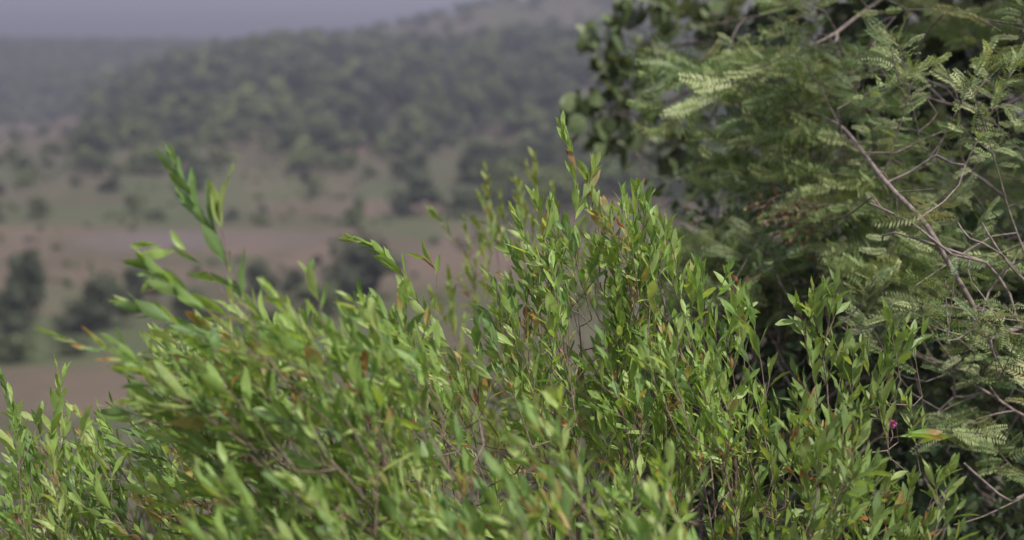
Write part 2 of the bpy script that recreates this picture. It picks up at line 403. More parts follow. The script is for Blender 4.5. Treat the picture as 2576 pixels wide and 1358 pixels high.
# ------------------------------------------------------------------ leaf templates
def leaf_template(kind, g):
    """unit leaf along +Y, upper side +Z"""
    if kind in ('willow', 'tipped'):
        ts = np.array([0, .08, .22, .38, .55, .72, .88, 1.0]); wd = np.array([.011, .02, .063, .109, .132, .113, .06, .003]) * g.uniform(.76, 1.18)
        fold, curl, twist, wav = g.uniform(.1, .45), g.uniform(-.4, .45), g.normal(0, .3), .02
    elif kind == 'dead':
        ts = np.array([0, .08, .22, .38, .55, .72, .88, 1.0]); wd = np.array([.012, .022, .055, .09, .11, .095, .05, .004]) * g.uniform(.75, 1.1)
        fold, curl, twist, wav = g.uniform(.4, 1.1), g.uniform(-1.6, 1.6), g.normal(0, 1.0), .05
    elif kind == 'round':
        ts = np.array([0, .10, .2, .36, .55, .75, .92, 1.0]); wd = np.array([.012, .015, .22, .35, .40, .33, .17, .02]) * g.uniform(.85, 1.1)
        fold, curl, twist, wav = g.uniform(.05, .3), g.uniform(-.7, .1), g.normal(0, .2), .04
    else:  # oval
        ts = np.array([0, .1, .22, .38, .55, .72, .88, 1.0]); wd = np.array([.015, .02, .14, .22, .25, .21, .11, .01]) * g.uniform(.85, 1.15)
        fold, curl, twist, wav = g.uniform(.05, .4), g.uniform(-.7, .2), g.normal(0, .3), .03
    V = []; U = []
    pos = np.array([0.0, 0, 0]); side = g.normal(0, .25)
    for i, t in enumerate(ts):
        if i:
            dt = t - ts[i - 1]; tm = (t + ts[i - 1]) / 2
            pos = pos + dt * np.array([math.sin(side * tm), math.cos(curl * tm), math.sin(curl * tm)])
        nz_ = np.array([0, -math.sin(curl * t), math.cos(curl * t)]); a = twist * t
        xx = np.array([math.cos(a), 0, 0]) + nz_ * math.sin(a); zz = nz_ * math.cos(a) - np.array([math.sin(a), 0, 0])
        for s in (-1, 0, 1):
            V.append(pos + xx * s * wd[i] + zz * (abs(s) * fold * wd[i] + s * g.normal(0, wav) * (wd[i] > .03))); U.append((0.5 + s * .5, t))
    Fq = []
    for i in range(len(ts) - 1):
        for j in (0, 1):
            a = i * 3 + j; Fq += [(a, a + 1, a + 4), (a, a + 4, a + 3)]
    return np.array(V), np.array(Fq), np.array(U)
def frond_template(g, pairs=12):
    V = []; Fq = []; U = []
    curl = g.uniform(-1.3, -.1); side = g.normal(0, .35); pos = np.array([0.0, 0, 0]); n_ = pairs + 2; path = []
    vee = g.uniform(-.35, .5)
    for i in range(n_ + 1):
        t = i / n_
        dirn = np.array([math.sin(side * t), math.cos(curl * t), math.sin(curl * t)])
        if i: pos = pos + dirn / n_
        path.append((pos.copy(), unit(dirn), unit(np.array([0, -math.sin(curl * t), math.cos(curl * t)]))))
    for i in range(n_):                                     # rachis, a flat thin strip
        (p, d, z), (q, d2, z2) = path[i], path[i + 1]; x = np.cross(d, z); b = len(V); wd = .006
        if i % 4 == 0 and i + 4 <= n_:
            q = path[i + 4][0]
            V += [p - x * wd, p + x * wd, q]; U += [(0, 0)] * 3; Fq += [(b, b + 1, b + 2)]
    for i in range(2, pairs + 2):
        p, d, z = path[i]; t = i / n_
        L_ = .125 * (0.55 + .9 * math.sin(math.pi * min(1, t * .86 + .12))) * g.uniform(.85, 1.1)
        for s in (-1, 1):
            x = np.cross(d, z) * s
            ld = unit(x * .86 + d * .5 + z * (vee + g.normal(0, .15))); lw = unit(np.cross(ld, z)) * s * .024; b = len(V)
            V += [p, p + ld * L_ * .5 - lw, p + ld * L_, p + ld * L_ * .5 + lw]; U += [(0, 0), (0, .5), (.5, 1), (1, .5)]
            Fq += [(b, b + 1, b + 2), (b, b + 2, b + 3)]
    return np.array(V), np.array(Fq), np.array(U)
class LeafSet:
    """shapes x colours, each a shared mesh"""
    def __init__(self, name, mat, shapes, colours, weights, seed, gradient=0.0):
        self.items = []; self.w = []; self.dead = []; g = np.random.default_rng(seed)
        for kind, c, wt, nvar in zip(shapes, colours, weights, [6] * len(shapes)):
            for i in range(nvar):
                V, Fq, U = frond_template(g) if kind == 'frond' else leaf_template(kind, g)
                cv = np.array(c) * g.uniform(.88, 1.12)
                cvv = cv[None, :] * (1 + gradient * (0.5 - U[:, 1:2]))
                if kind == 'tipped':
                    q = np.clip((U[:, 1:2] - g.uniform(.35, .6)) / .3, 0, 1); cvv = cvv * (1 - q) + np.array((0.30, 0.17, 0.06)) * q
                self.dead.append(kind == 'dead'); self.items.append((V, Fq, U, cvv, tri_mesh(name, V, Fq, uv=U, col=cvv, mats=[mat], smooth=kind != 'frond'))); self.w.append(wt / nvar)
        self.w = np.array(self.w) / sum(self.w); self.dead = np.array(self.dead); a = np.where(self.dead, 0, self.w); self.live = a / a.sum()
        a = np.where(self.dead, self.w, 0); self.gone = a / a.sum() if a.sum() > 0 else None; self.cls = []
        for c in range(0, len(self.items), 6): a = np.zeros(len(self.items)); a[c:c + 6] = 1 / 6; self.cls.append(a)
        self.clsw = np.array([self.live[c:c + 6].sum() for c in range(0, len(self.items), 6)]); self.name = name; self.mat = mat

# ------------------------------------------------------------------ growing plants
class Net:
    def __init__(self, root):
        self.p = [np.array(root)]; self.par = [-1]; self.att = [True]; self.chains = []; self.rmin = {}; self.rcap = {}; self.only = None
    def add(self, parent, pts, attach=True):
        ids = [parent]
        for q in pts:
            self.p.append(np.array(q)); self.par.append(ids[-1]); self.att.append(attach); ids.append(len(self.p) - 1)
        self.chains.append(ids); return ids
    def connect(self, p, dirn, sway=0.35):
        A = np.array([i for i in range(len(self.p)) if self.att[i] and (self.only is None or self.only(i, self.p[i]))]); Q = np.array(self.p)[A]
        v = p - Q; dist = np.linalg.norm(v, axis=1) + 1e-6
        cost = dist * (1.9 - 1.1 * (v @ dirn) / dist) + 0.02
        j = A[int(np.argmin(cost))]; q = self.p[j]; d = np.linalg.norm(p - q)
        par = self.par[j]; tq = unit(q - self.p[par]) if par >= 0 else np.array([0, 0, 1.0])
        c1 = q + (tq * .5 + unit(p - q) * .5) * d * .35; c2 = p - dirn * d * sway
        m_ = max(2, int(d / .06)); pts = []
        for i in range(1, m_ + 1):
            t = i / m_; b = (1 - t) ** 3 * q + 3 * t * (1 - t) ** 2 * c1 + 3 * t * t * (1 - t) * c2 + t ** 3 * p
            if i < m_: b = b + rng.normal(0, .004 * min(1, d), 3)
            pts.append(b)
        return self.add(j, pts)[-1]
    def radii(self, r0, rmax, e=2.3):
        a = np.zeros(len(self.p)); tips = np.ones(len(self.p), bool)
        for i, q in enumerate(self.par):
            if q >= 0: tips[q] = False
        a[tips] = r0 ** e
        for i in range(len(self.p) - 1, 0, -1):
            a[self.par[i]] += a[i]
            if not tips[i]: pass
        r = np.minimum(a ** (1 / e), rmax)
        for i, v in self.rmin.items(): r[i] = max(r[i], v)
        for i, v in self.rcap.items(): r[i] = min(r[i], v)
        return r
    def mesh(self, name, r0, rmax, mat, origin, sides=5):
        rad = self.radii(r0, rmax); V = []; Fq = []; ring = np.arange(sides) * 2 * math.pi / sides
        for ch in self.chains:
            pts = np.array([self.p[i] for i in ch]); rr = np.array([rad[i] for i in ch])
            if len(ch) > 1: rr[0] = min(rr[0], rr[1] * 1.15)
            tg = unit(np.gradient(pts, axis=0)); ref = np.array([0.3, 1.0, 0.2]); b = len(V)
            for k in range(len(pts)):
                x = unit(np.cross(tg[k], ref)); y = np.cross(tg[k], x)
                for a in ring: V.append(pts[k] + rr[k] * (x * math.cos(a) + y * math.sin(a)) - origin)
            for k in range(len(pts) - 1):
                for j in range(sides):
                    j2 = (j + 1) % sides; a = b + k * sides
                    Fq.append((a + j, a + j2, a + sides + j2, a + sides + j))
        return tri_mesh(name, V, Fq, mats=[mat])

WIND = np.array([-0.6, 0.0, 0.12])
class Plant:
    def __init__(self, name, label, cat, root, leafset, stem_mat, r0=.0009, rmax=.008, group=None, part='stem', leafpart='leaf'):
        self.root = np.array(root, float); self.net = Net(self.root); self.ls = leafset
        self.force = None; self.pos = []; self.rot = []; self.sc = []; self.k = []; self.meta = (name, label, cat, stem_mat, r0, rmax, group, part, leafpart)
    def leaf(self, p, dirn, nrm, s, pdead=0.0, tone=None):
        y = unit(dirn); x = unit(np.cross(y, nrm)); z = np.cross(x, y)
        self.pos.append(p); self.rot.append(np.stack([x, y, z], 1)); self.sc.append(s); self.k.append(int(rng.choice(len(self.ls.items), p=self.ls.gone if self.ls.gone is not None and rng.random() < pdead else self.ls.live if tone is None or rng.random() > .62 else tone)))
    def leafy(self, pts, length, size, step=.014, wind=.35, open_=38, tuft=True, flat=False):
        """leaves round the last part of a stem"""
        pts = np.array(pts); seg = np.linalg.norm(np.diff(pts, axis=0), axis=1); cum = np.concatenate([[0], np.cumsum(seg)]); tot = cum[-1]
        s = tot; a = rng.uniform(0, 6.28); i = 0; tone = self.ls.cls[int(rng.choice(self.force))] if self.force else self.ls.cls[int(rng.choice(len(self.ls.cls), p=self.ls.clsw / self.ls.clsw.sum()))]; pd_ = rng.choice([.008, .035, .16], p=[.45, .31, .24])
        while s > max(0, tot - length):
            p = np.array([np.interp(s, cum, pts[:, c]) for c in range(3)])
            p2 = np.array([np.interp(max(0, s - .01), cum, pts[:, c]) for c in range(3)])
            tg = unit(p - p2) if np.linalg.norm(p - p2) > 1e-6 else unit(pts[-1] - pts[-2])
            if flat: x = unit(np.cross(tg, [0, 0, 1]) + 1e-6); rad = x * (1 if i % 2 else -1) + np.array([0, 0, rng.normal(.1, .25)])
            else:
                x = unit(np.cross(tg, [0.2, 0.3, 1])); y = np.cross(tg, x); rad = x * math.cos(a) + y * math.sin(a)
            age = (tot - s) / max(length, .01)
            th = R(np.clip(rng.normal(open_ * (.45 + .75 * age), 9), 6, 95))
            d = tg * math.cos(th) + rad * math.sin(th) + WIND * wind * (.7 + .5 * rng.random()) + rng.normal(0, .08, 3)
            nn = tg * math.sin(th) - rad * math.cos(th) + rng.normal(0, .18, 3)
            sz = size * np.clip(rng.normal(.96, .22), .5, 1.5) * (.72 + .35 * min(1, age * 2.5))
            self.leaf(p, d, nn, sz, pd_ if age > .3 else 0, tone)
            if self.ls.dead[self.k[-1]]: self.sc[-1] *= .72
            s -= step * rng.uniform(.6, 1.4) * (.55 + .8 * min(1, age * 1.5)); a += 2.4 + rng.normal(0, .3); i += 1
    def shoot(self, tip, dirn, length, size, step=.014, twigs=2, leaf_frac=.62, arch=.25, wind=.35, open_=38, flat=False, up=(0, 0, 1)):
        tip = np.array(tip); dirn = unit(dirn); d0 = unit(dirn * (1 - arch) + np.array(up) * arch + rng.normal(0, .06, 3))
        base = tip - (d0 + dirn) * .5 * length; ctrl = base + d0 * length * .5
        j = self.net.connect(base, d0)
        m_ = max(5, int(length / .03)); pts = [(1 - t) ** 2 * base + 2 * t * (1 - t) * ctrl + t * t * tip for t in np.linspace(0, 1, m_ + 1)]
        ids = self.net.add(j, pts[1:])
        for i in ids[-max(2, m_ // 2):]: self.net.att[i] = False
        self.leafy(pts, length * leaf_frac, size, step, wind, open_, flat=flat)
        for _ in range(twigs):
            f = rng.uniform(.15, .75); k = min(m_ - 1, max(1, int(f * m_))); p = pts[k]; tg = unit(pts[k + 1] - pts[k])
            rd = unit(np.cross(tg, rng.normal(size=3))); td = unit(tg * .8 + rd * .6 + WIND * wind * .6); tl = length * rng.uniform(.22, .5)
            tp = [p + td * tl * q + tg * tl * .25 * q * q for q in (0, .33, .66, 1)]
            self.net.add(ids[k], tp[1:], False); self.leafy(tp, tl * .9, size * .95, step, wind, open_, flat=flat)
    def stem(self, path, leafy_len, size, step=.014, wind=.35, open_=36, parent=0, thick=None):
        """a main stem through places of the picture, bottom to top; it starts at the root"""
        pts = [P(*q) for q in path]
        if parent == 0:
            q = self.root; full = [q + (pts[0] - q) * t * (1 if t else 0) for t in (0,)] + pts
        else: full = [self.net.p[parent]] + pts
        full = np.array(full); out = []
        for i in range(len(full) - 1):
            p0 = full[max(0, i - 1)]; p1 = full[i]; p2 = full[i + 1]; p3 = full[min(len(full) - 1, i + 2)]
            m_ = max(2, int(np.linalg.norm(p2 - p1) / .05))
            for t in np.linspace(0, 1, m_ + 1)[1:]:
                out.append(.5 * ((2 * p1) + (-p0 + p2) * t + (2 * p0 - 5 * p1 + 4 * p2 - p3) * t * t + (-p0 + 3 * p1 - 3 * p2 + p3) * t ** 3))
        ids = self.net.add(parent, out)
        if thick:
            for q, i in enumerate(ids[1:]): self.net.rmin[i] = thick[0] + (thick[1] - thick[0]) * q / len(ids)
        for i in ids[-4:]: self.net.att[i] = False
        if leafy_len > 0: self.leafy(out, leafy_len, size, step, wind, open_)
        return ids
    def finish(self, maxparts=300, bvh=None):
        name, label, cat, smat, r0, rmax, group, part, leafpart = self.meta
        t = thing(name, label, cat, self.root, group); self.obj = t
        link(part, self.net.mesh(part, r0, rmax, smat, self.root), t)
        pos = np.array(self.pos); rot = np.array(self.rot); sc = np.array(self.sc); k = np.array(self.k)
        vis = self.visible(pos, rot, sc, bvh); order = np.argsort(-vis); own = set(order[:maxparts][vis[order[:maxparts]] > 0].tolist())
        for i in own:
            o = link(leafpart, self.ls.items[k[i]][4], t)
            mt = Matrix.Identity(4)
            for a in range(3):
                for b in range(3): mt[a][b] = rot[i][a, b] * sc[i]
                mt[a][3] = pos[i][a] - self.root[a]
            o.matrix_basis = mt
        rest = [i for i in range(len(pos)) if i not in own]
        if rest:
            VV = []; FF = []; UU = []; CC = []; b = 0
            for kk in range(len(self.ls.items)):
                ii = np.array([i for i in rest if k[i] == kk], int)
                if not len(ii): continue
                V, Fq, U, C, _ = self.ls.items[kk]
                W = np.einsum('nab,vb->nva', rot[ii] * sc[ii][:, None, None], V) + (pos[ii] - self.root)[:, None, :]
                VV.append(W.reshape(-1, 3)); nl, nv = len(ii), len(V)
                FF.append((Fq[None] + (np.arange(nl) * nv)[:, None, None]).reshape(-1, 3) + b); b += nl * nv
                UU.append(np.tile(U, (nl, 1))); CC.append(np.tile(C, (nl, 1)))
            o = link('foliage', tri_mesh('foliage', np.concatenate(VV), np.concatenate(FF), np.concatenate(UU), np.concatenate(CC), [self.ls.mat], smooth=self.ls.name != 'frond'), t)
            o['kind'] = 'stuff'
        return t
    def visible(self, pos, rot, sc, bvh):
        mid = pos + rot[:, :, 1] * (sc * .55)[:, None]
        x, y, d = project(mid)
        size = np.where(d > .3, sc / np.maximum(d, .3), 0) * (np.abs(np.einsum('na,na->n', rot[:, :, 2], unit(mid - CAM))) * .7 + .3)
        size[(x < -20) | (x > 2596) | (y < -20) | (y > 1378)] = 0
        if bvh is not None:
            for i in np.nonzero(size > 0)[0]:
                hit = 0
                for f in (.35, .55, .8):
                    q = pos[i] + rot[i][:, 1] * sc[i] * f; v = q - CAM; L_ = np.linalg.norm(v)
                    h = bvh.ray_cast(Vector(CAM), Vector(v / L_), L_ * 1.02)
                    if h[0] is None or h[3] > L_ - .02: hit += 1
                size[i] *= (.04 + hit) / 3
        return size
def shared_bvh(plants):
    VV = []; FF = []; b = 0
    for pl in plants:
        pos = np.array(pl.pos); rot = np.array(pl.rot); sc = np.array(pl.sc)[:, None]
        wd = .12 if pl.ls.name != 'frond' else .1
        y = rot[:, :, 1] * sc; x = rot[:, :, 0] * sc * wd
        q = np.stack([pos + y * .1, pos + y * .55 - x, pos + y, pos + y * .55 + x], 1).reshape(-1, 3)
        VV.append(q); FF.append(np.arange(len(q)).reshape(-1, 4) + b); b += len(q)
    return BVHTree.FromPolygons(np.concatenate(VV).tolist(), np.concatenate(FF).tolist())

G1, G2, G3, G4 = (0.25, 0.37, 0.085), (0.19, 0.31, 0.072), (0.315, 0.40, 0.13), (0.125, 0.228, 0.064)
DEAD, DEAD2, YEL = (0.40, 0.17, 0.06), (0.23, 0.10, 0.06), (0.36, 0.29, 0.10)
WILLOW = LeafSet('leaf', M_LEAF, ['willow'] * 4 + ['dead', 'dead', 'willow', 'tipped'], [G1, G2, G3, G4, DEAD, DEAD2, YEL, G3], [30, 26, 20, 18, 1.7, 1.0, 1.8, 3], 5, .25)
WILLOW_R = LeafSet('leaf', M_LEAF, ['willow'] * 3 + ['dead', 'dead', 'willow', 'tipped'], [(0.185, 0.275, 0.07), (0.15, 0.23, 0.06), (0.24, 0.31, 0.10), DEAD, DEAD2, YEL, G2], [32, 34, 20, 1.6, 1.0, 1.2, 3], 6, .2)
WILLOW_B = LeafSet('leaf', M_LEAF, ['willow'] * 3 + ['dead', 'dead'], [(0.23, 0.29, 0.06), (0.18, 0.245, 0.055), (0.27, 0.31, 0.10), (0.45, 0.16, 0.06), (0.36, 0.17, 0.09)], [30, 26, 18, 5, 4], 7, .2)
FRONDS = LeafSet('frond', M_FROND, ['frond'] * 4, [(0.225, 0.295, 0.115), (0.115, 0.17, 0.065), (0.345, 0.39, 0.185), (0.32, 0.32, 0.14)], [34, 32, 24, 4], 8)
ROUND = LeafSet('leaf', M_BROAD, ['round'] * 4, [(0.12, 0.15, 0.08), (0.09, 0.12, 0.06), (0.15, 0.18, 0.10), (0.19, 0.16, 0.08)], [34, 34, 18, 2], 9)
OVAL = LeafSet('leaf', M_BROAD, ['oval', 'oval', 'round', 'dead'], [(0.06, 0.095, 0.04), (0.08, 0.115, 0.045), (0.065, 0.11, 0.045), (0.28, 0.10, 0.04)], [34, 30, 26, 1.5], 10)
DRY = LeafSet('leaf', M_BROAD, ['oval', 'oval', 'willow'], [(0.075, 0.075, 0.045), (0.055, 0.065, 0.04), (0.10, 0.095, 0.05)], [30, 30, 20], 12)

def root_at(x, d, plus=0.0):
    p = P(x, 679, d); return np.array([p[0], p[1] + plus, ground_at(p[0], p[1] + plus) - .03])

# silhouette of the shrubs: highest leaf tips along the picture
ENV = np.array([(0, 960), (60, 990), (160, 945), (230, 1010), (300, 900), (360, 820), (450, 760), (560, 720), (620, 690), (700, 690), (800, 760), (870, 700), (960, 690), (1050, 790), (1150, 860), (1220, 800),
                (1290, 680), (1350, 570), (1400, 490), (1450, 450), (1520, 500), (1600, 500), (1670, 580), (1720, 700), (1790, 720), (1850, 790), (1900, 900), (1970, 960), (2030, 960), (2090, 960), (2150, 1020), (2240, 1060), (2300, 1110),
                (2330, 1140), (2400, 1180), (2450, 1290), (2500, 1400), (2700, 1450)], float)
def fill(pl, n_, x0, x1, y_off, y1, dfun, size, lean, ln=(.22, .42), twigs=2, wind=.22, step=.0165, open_=39):
    pts = []
    tries = 0
    while len(pts) < n_ and tries < n_ * 60:
        tries += 1
        x = rng.uniform(x0, x1); top = np.interp(x, ENV[:, 0], ENV[:, 1]) + y_off; 
        if top > y1: continue
        y = rng.uniform(top, y1)
        if any((x - q[0]) ** 2 + (y - q[1]) ** 2 < 30 ** 2 for q in pts[-60:]): continue
        pts.append((x, y))
    items = [(P(x, y, dfun(x, y)), x, y) for x, y in pts]
    items.sort(key=lambda q: np.linalg.norm(q[0] - pl.root))
    for tip, x, y in items:
        ld = lean(x) + rng.normal(0, .26); dirn = np.array([math.sin(ld), rng.normal(0, .22), math.cos(ld)])
        pl.shoot(tip, dirn, rng.uniform(*ln), size, twigs=twigs, wind=wind, step=step, open_=open_)

LEAN = lambda x: np.interp(x, [0, 200, 350, 900, 1300, 1700, 2100, 2500], [-.15, -.4, -.85, -.5, -.3, -.15, .05, .3])
plants = []
# 1 the swept shrub left of the middle, nearer than the plane of focus
b1 = Plant('willow_leaved_shrub', 'blurred leaf shrub at left whose tall shoots sweep up to the left', 'shrub', root_at(1120, 2.75), WILLOW, M_STEM)
s = b1.stem([(1020, 1300, 2.7), (930, 1180, 2.62), (820, 1055, 2.55), (720, 965, 2.5), (650, 850, 2.5), (610, 750, 2.5), (575, 680, 2.52), (548, 600, 2.52), (505, 530, 2.52), (470, 465, 2.52), (440, 410, 2.52)], .30, .073, .016, .25, 30)
b1.stem([(556, 560, 2.5), (548, 520, 2.5)], .06, .071, .014, .1, 14, parent=s[-9])
b1.stem([(500, 655, 2.5), (440, 632, 2.48), (380, 612, 2.47)], .10, .061, .018, .3, 26, parent=s[-14])
b1.stem([(430, 700, 2.5), (385, 690, 2.5)], .09, .073, .016, .3, 24, parent=s[-15])
b1.stem([(560, 980, 2.55), (430, 935, 2.5), (330, 900, 2.48), (240, 880, 2.46), (165, 850, 2.45)], .17, .059, .024, .3, 30, parent=s[int(len(s) * .55)])
b1.stem([(520, 860, 2.5), (420, 800, 2.5), (330, 765, 2.5)], .22, .071, .015, .3, 30, parent=s[int(len(s) * .66)])
b1.stem([(560, 800, 2.45), (470, 745, 2.42), (410, 700, 2.4)], .2, .071, .014, .3, 30, parent=s[int(len(s) * .7)])
fill(b1, 58, 330, 1000, 55, 1050, lambda x, y: 2.68 + rng.normal(0, .16), .062, LEAN, (.2, .36), 2)
fill(b1, 34, 420, 1100, 240, 1330, lambda x, y: 2.8 + rng.normal(0, .2), .060, LEAN, (.2, .36), 2)
plants.append(b1)
# 2 the shrub in the lower left corner
b2 = Plant('willow_leaved_shrub', 'low leaf shrub in the bottom left corner of the picture', 'shrub', root_at(120, 3.3), WILLOW, M_STEM)
b2.stem([(140, 1340, 3.25), (75, 1270, 3.2), (60, 1160, 3.2), (40, 1060, 3.2), (12, 965, 3.2)], .30, .068, .014, .1, 30)
b2.stem([(150, 1250, 3.2), (120, 1150, 3.2), (140, 1050, 3.2), (158, 950, 3.2)], .30, .071, .014, .05, 24)
b2.stem([(280, 1300, 3.2), (250, 1130, 3.2), (200, 1040, 3.2)], .2, .065, .016, .2, 30)
fill(b2, 56, -40, 480, 60, 1370, lambda x, y: 3.25 + rng.normal(0, .14), .058, LEAN, (.2, .34), 2, .2)
plants.append(b2)
# 3 the tall shrub in focus
b3 = Plant('willow_leaved_shrub', 'sharp tall leaf shrub in the middle, its tip the highest of all', 'shrub', root_at(1430, 3.5), WILLOW, M_STEM, rmax=.009)
s = b3.stem([(1455, 1290, 3.4), (1450, 1100, 3.38), (1440, 970, 3.36), (1410, 870, 3.35), (1388, 765, 3.35), (1402, 685, 3.35), (1440, 580, 3.35), (1452, 490, 3.35), (1442, 400, 3.34), (1420, 330, 3.34)], .30, .071, .017, .18, 26)
b3.stem([(1480, 470, 3.35), (1492, 430, 3.35)], .08, .065, .014, .1, 16, parent=s[-6])
b3.stem([(1340, 640, 3.34), (1310, 560, 3.33)], .14, .065, .013, .15, 26, parent=s[-10])
s3 = b3.stem([(1000, 1300, 3.4), (1080, 1205, 3.35), (1140, 1115, 3.32), (1160, 1010, 3.3), (1155, 920, 3.3), (1118, 850, 3.3), (1062, 780, 3.3), (1020, 700, 3.28), (968, 640, 3.27), (900, 605, 3.27)], .34, .068, .015, .45, 26)
b3.stem([(1100, 690, 3.3), (1080, 660, 3.3)], .05, .059, .02, .4, 26, parent=s3[-8])
for q in [(1300, 545), (1350, 508), (1392, 560), (1478, 440), (1525, 520), (1290, 640), (1240, 705), (1440, 640), (1495, 610), (1340, 640), (1270, 740), (1385, 650), (1330, 720), (1200, 830)]:
    b3.shoot(P(q[0], q[1], 3.36 + rng.normal(0, .06)), (rng.normal(-.25, .15), rng.normal(0, .2), 1), .24, .06, twigs=2, wind=.15, step=.016, open_=34, arch=.15)
fill(b3, 36, 1000, 1560, 40, 1000, lambda x, y: 3.4 + rng.normal(0, .13), .056, LEAN, (.2, .36), 2)
fill(b3, 42, 850, 1600, 300, 1370, lambda x, y: 3.45 + rng.normal(0, .2), .056, LEAN, (.2, .36), 2)
plants.append(b3)
# 4 the shrub right of the middle
b4 = Plant('willow_leaved_shrub', 'leaf shrub right of the tallest one, with rounded tips and brown leaves', 'shrub', root_at(1830, 3.5), WILLOW, M_STEM)
s = b4.stem([(1850, 1180, 3.42), (1800, 1060, 3.4), (1748, 970, 3.38), (1712, 885, 3.36), (1660, 780, 3.36), (1600, 690, 3.35), (1560, 640, 3.35), (1520, 560, 3.35), (1500, 500, 3.35)], .26, .066, .016, .15, 30)
b4.stem([(1600, 600, 3.34), (1603, 500, 3.34)], .14, .064, .013, .02, 20, parent=s[-8])
b4.stem([(1690, 700, 3.33), (1665, 590, 3.33)], .16, .064, .013, .05, 22, parent=s[-14])
b4.stem([(1640, 640, 3.36), (1632, 530, 3.36)], .12, .064, .013, .05, 20, parent=s[-10])
b4.stem([(1765, 800, 3.3), (1750, 710, 3.3)], .14, .071, .012, .05, 26, parent=s[-22])
b4.stem([(1830, 860, 3.3), (1870, 780, 3.3)], .16, .073, .013, .0, 28, parent=s[-24])
for q in [(1575, 520), (1605, 485), (1632, 510), (1668, 565), (1690, 610), (1545, 600), (1590, 590), (1640, 640), (1610, 700), (1560, 690), (1740, 700), (1772, 690), (1862, 735), (1885, 775)]:
    b4.shoot(P(q[0], q[1], 3.34 + rng.normal(0, .06)), (rng.normal(-.05, .15), rng.normal(0, .2), 1), .22, .06, twigs=2, wind=.05, step=.016, open_=34, arch=.15)
fill(b4, 38, 1520, 1960, 50, 1080, lambda x, y: 3.35 + rng.normal(0, .13), .057, LEAN, (.18, .32), 2, .15)
fill(b4, 38, 1560, 2080, 220, 1370, lambda x, y: 3.3 + rng.normal(0, .18), .058, LEAN, (.18, .32), 2, .1)
plants.append(b4)
# 5 the shrub at the right, in the shade of the tree
b5 = Plant('willow_leaved_shrub', 'dark green leaf shrub at right with open upright twigs against deep shade', 'shrub', root_at(2130, 3.4), WILLOW_R, M_STEM)
s = b5.stem([(2100, 1280, 3.3), (2086, 1100, 3.28), (2080, 960, 3.27), (2062, 860, 3.26), (2062, 790, 3.26), (2075, 730, 3.26)], .24, .071, .013, .0, 26)
b5.stem([(2095, 915, 3.26), (2120, 880, 3.25)], .06, .059, .014, .0, 30, parent=s[-7])
b5.stem([(2060, 870, 3.26), (2035, 830, 3.27)], .05, .059, .014, .0, 30, parent=s[-6])
s = b5.stem([(2130, 1125, 3.27), (2180, 1040, 3.26), (2215, 950, 3.25), (2240, 850, 3.25)], .24, .066, .013, .0, 26)
b5.stem([(2250, 920, 3.24), (2288, 880, 3.23)], .09, .071, .014, .0, 24, parent=s[-4])
b5.stem([(2190, 1112, 3.22), (2245, 1102, 3.18), (2285, 1090, 3.16)], .035, .085, .011, .0, 40, parent=s[-10])
b5.stem([(2330, 1290, 3.1), (2360, 1230, 3.08), (2385, 1190, 3.06)], .10, .068, .012, .0, 26)
for q in [(2045, 745), (2010, 775), (2100, 720), (2040, 890), (2125, 870), (2145, 885), (2235, 800), (2295, 840), (2180, 900), (2150, 940), (2190, 985), (2245, 950), (2215, 1005), (2120, 985), (2290, 1030), (2060, 980), (2030, 1010), (2170, 1060), (2100, 1050)]:
    b5.shoot(P(q[0], q[1], 3.25 + rng.normal(0, .05)), (rng.normal(0, .2), rng.normal(0, .2), 1), .15, .062, twigs=1, wind=0, step=.015, open_=30, arch=.1)
fill(b5, 13, 2000, 2360, 120, 1300, lambda x, y: 3.2 + rng.normal(0, .1), .058, LEAN, (.15, .28), 2, .0, .013, 34)
fill(b5, 15, 2000, 2520, 40, 1390, lambda x, y: 3.0 + rng.normal(0, .08), .062, LEAN, (.15, .26), 2, .0, .013, 34)
plants.append(b5)
# 6 the near shrub along the bottom edge
b6 = Plant('willow_leaved_shrub', 'blurred near leaf shrub filling the bottom edge of the picture', 'shrub', root_at(1200, 2.4), WILLOW, M_STEM)
fill(b6, 46, 480, 1750, 420, 1430, lambda x, y: 2.5 + rng.normal(0, .12), .060, LEAN, (.16, .28), 2, .3)
plants.append(b6)
# 7 the yellowish shrub standing behind
b7 = Plant('willow_leaved_shrub', 'out of focus yellow green shrub with orange leaves behind the tall sharp one', 'shrub', root_at(1270, 5.2), WILLOW_B, M_STEM)
for q in [(1225, 440), (1345, 400), (1260, 500), (1170, 560), (1305, 470), (1390, 480), (1210, 590), (1340, 560), (1130, 700)]:
    b7.shoot(P(q[0], q[1], 5.1 + rng.normal(0, .12)), (-.12, 0, 1), .40, .062, twigs=2, wind=.1, open_=26)
for _ in range(46):
    x = rng.uniform(1060, 1640); y = rng.uniform(np.interp(x, [1060, 1170, 1250, 1400, 1640], [720, 620, 560, 540, 620]), 1080)
    b7.shoot(P(x, y, 5.2 + rng.normal(0, .18)), (rng.normal(-.1, .15), 0, 1), .36, .060, twigs=2, wind=.15, open_=32)
plants.append(b7)

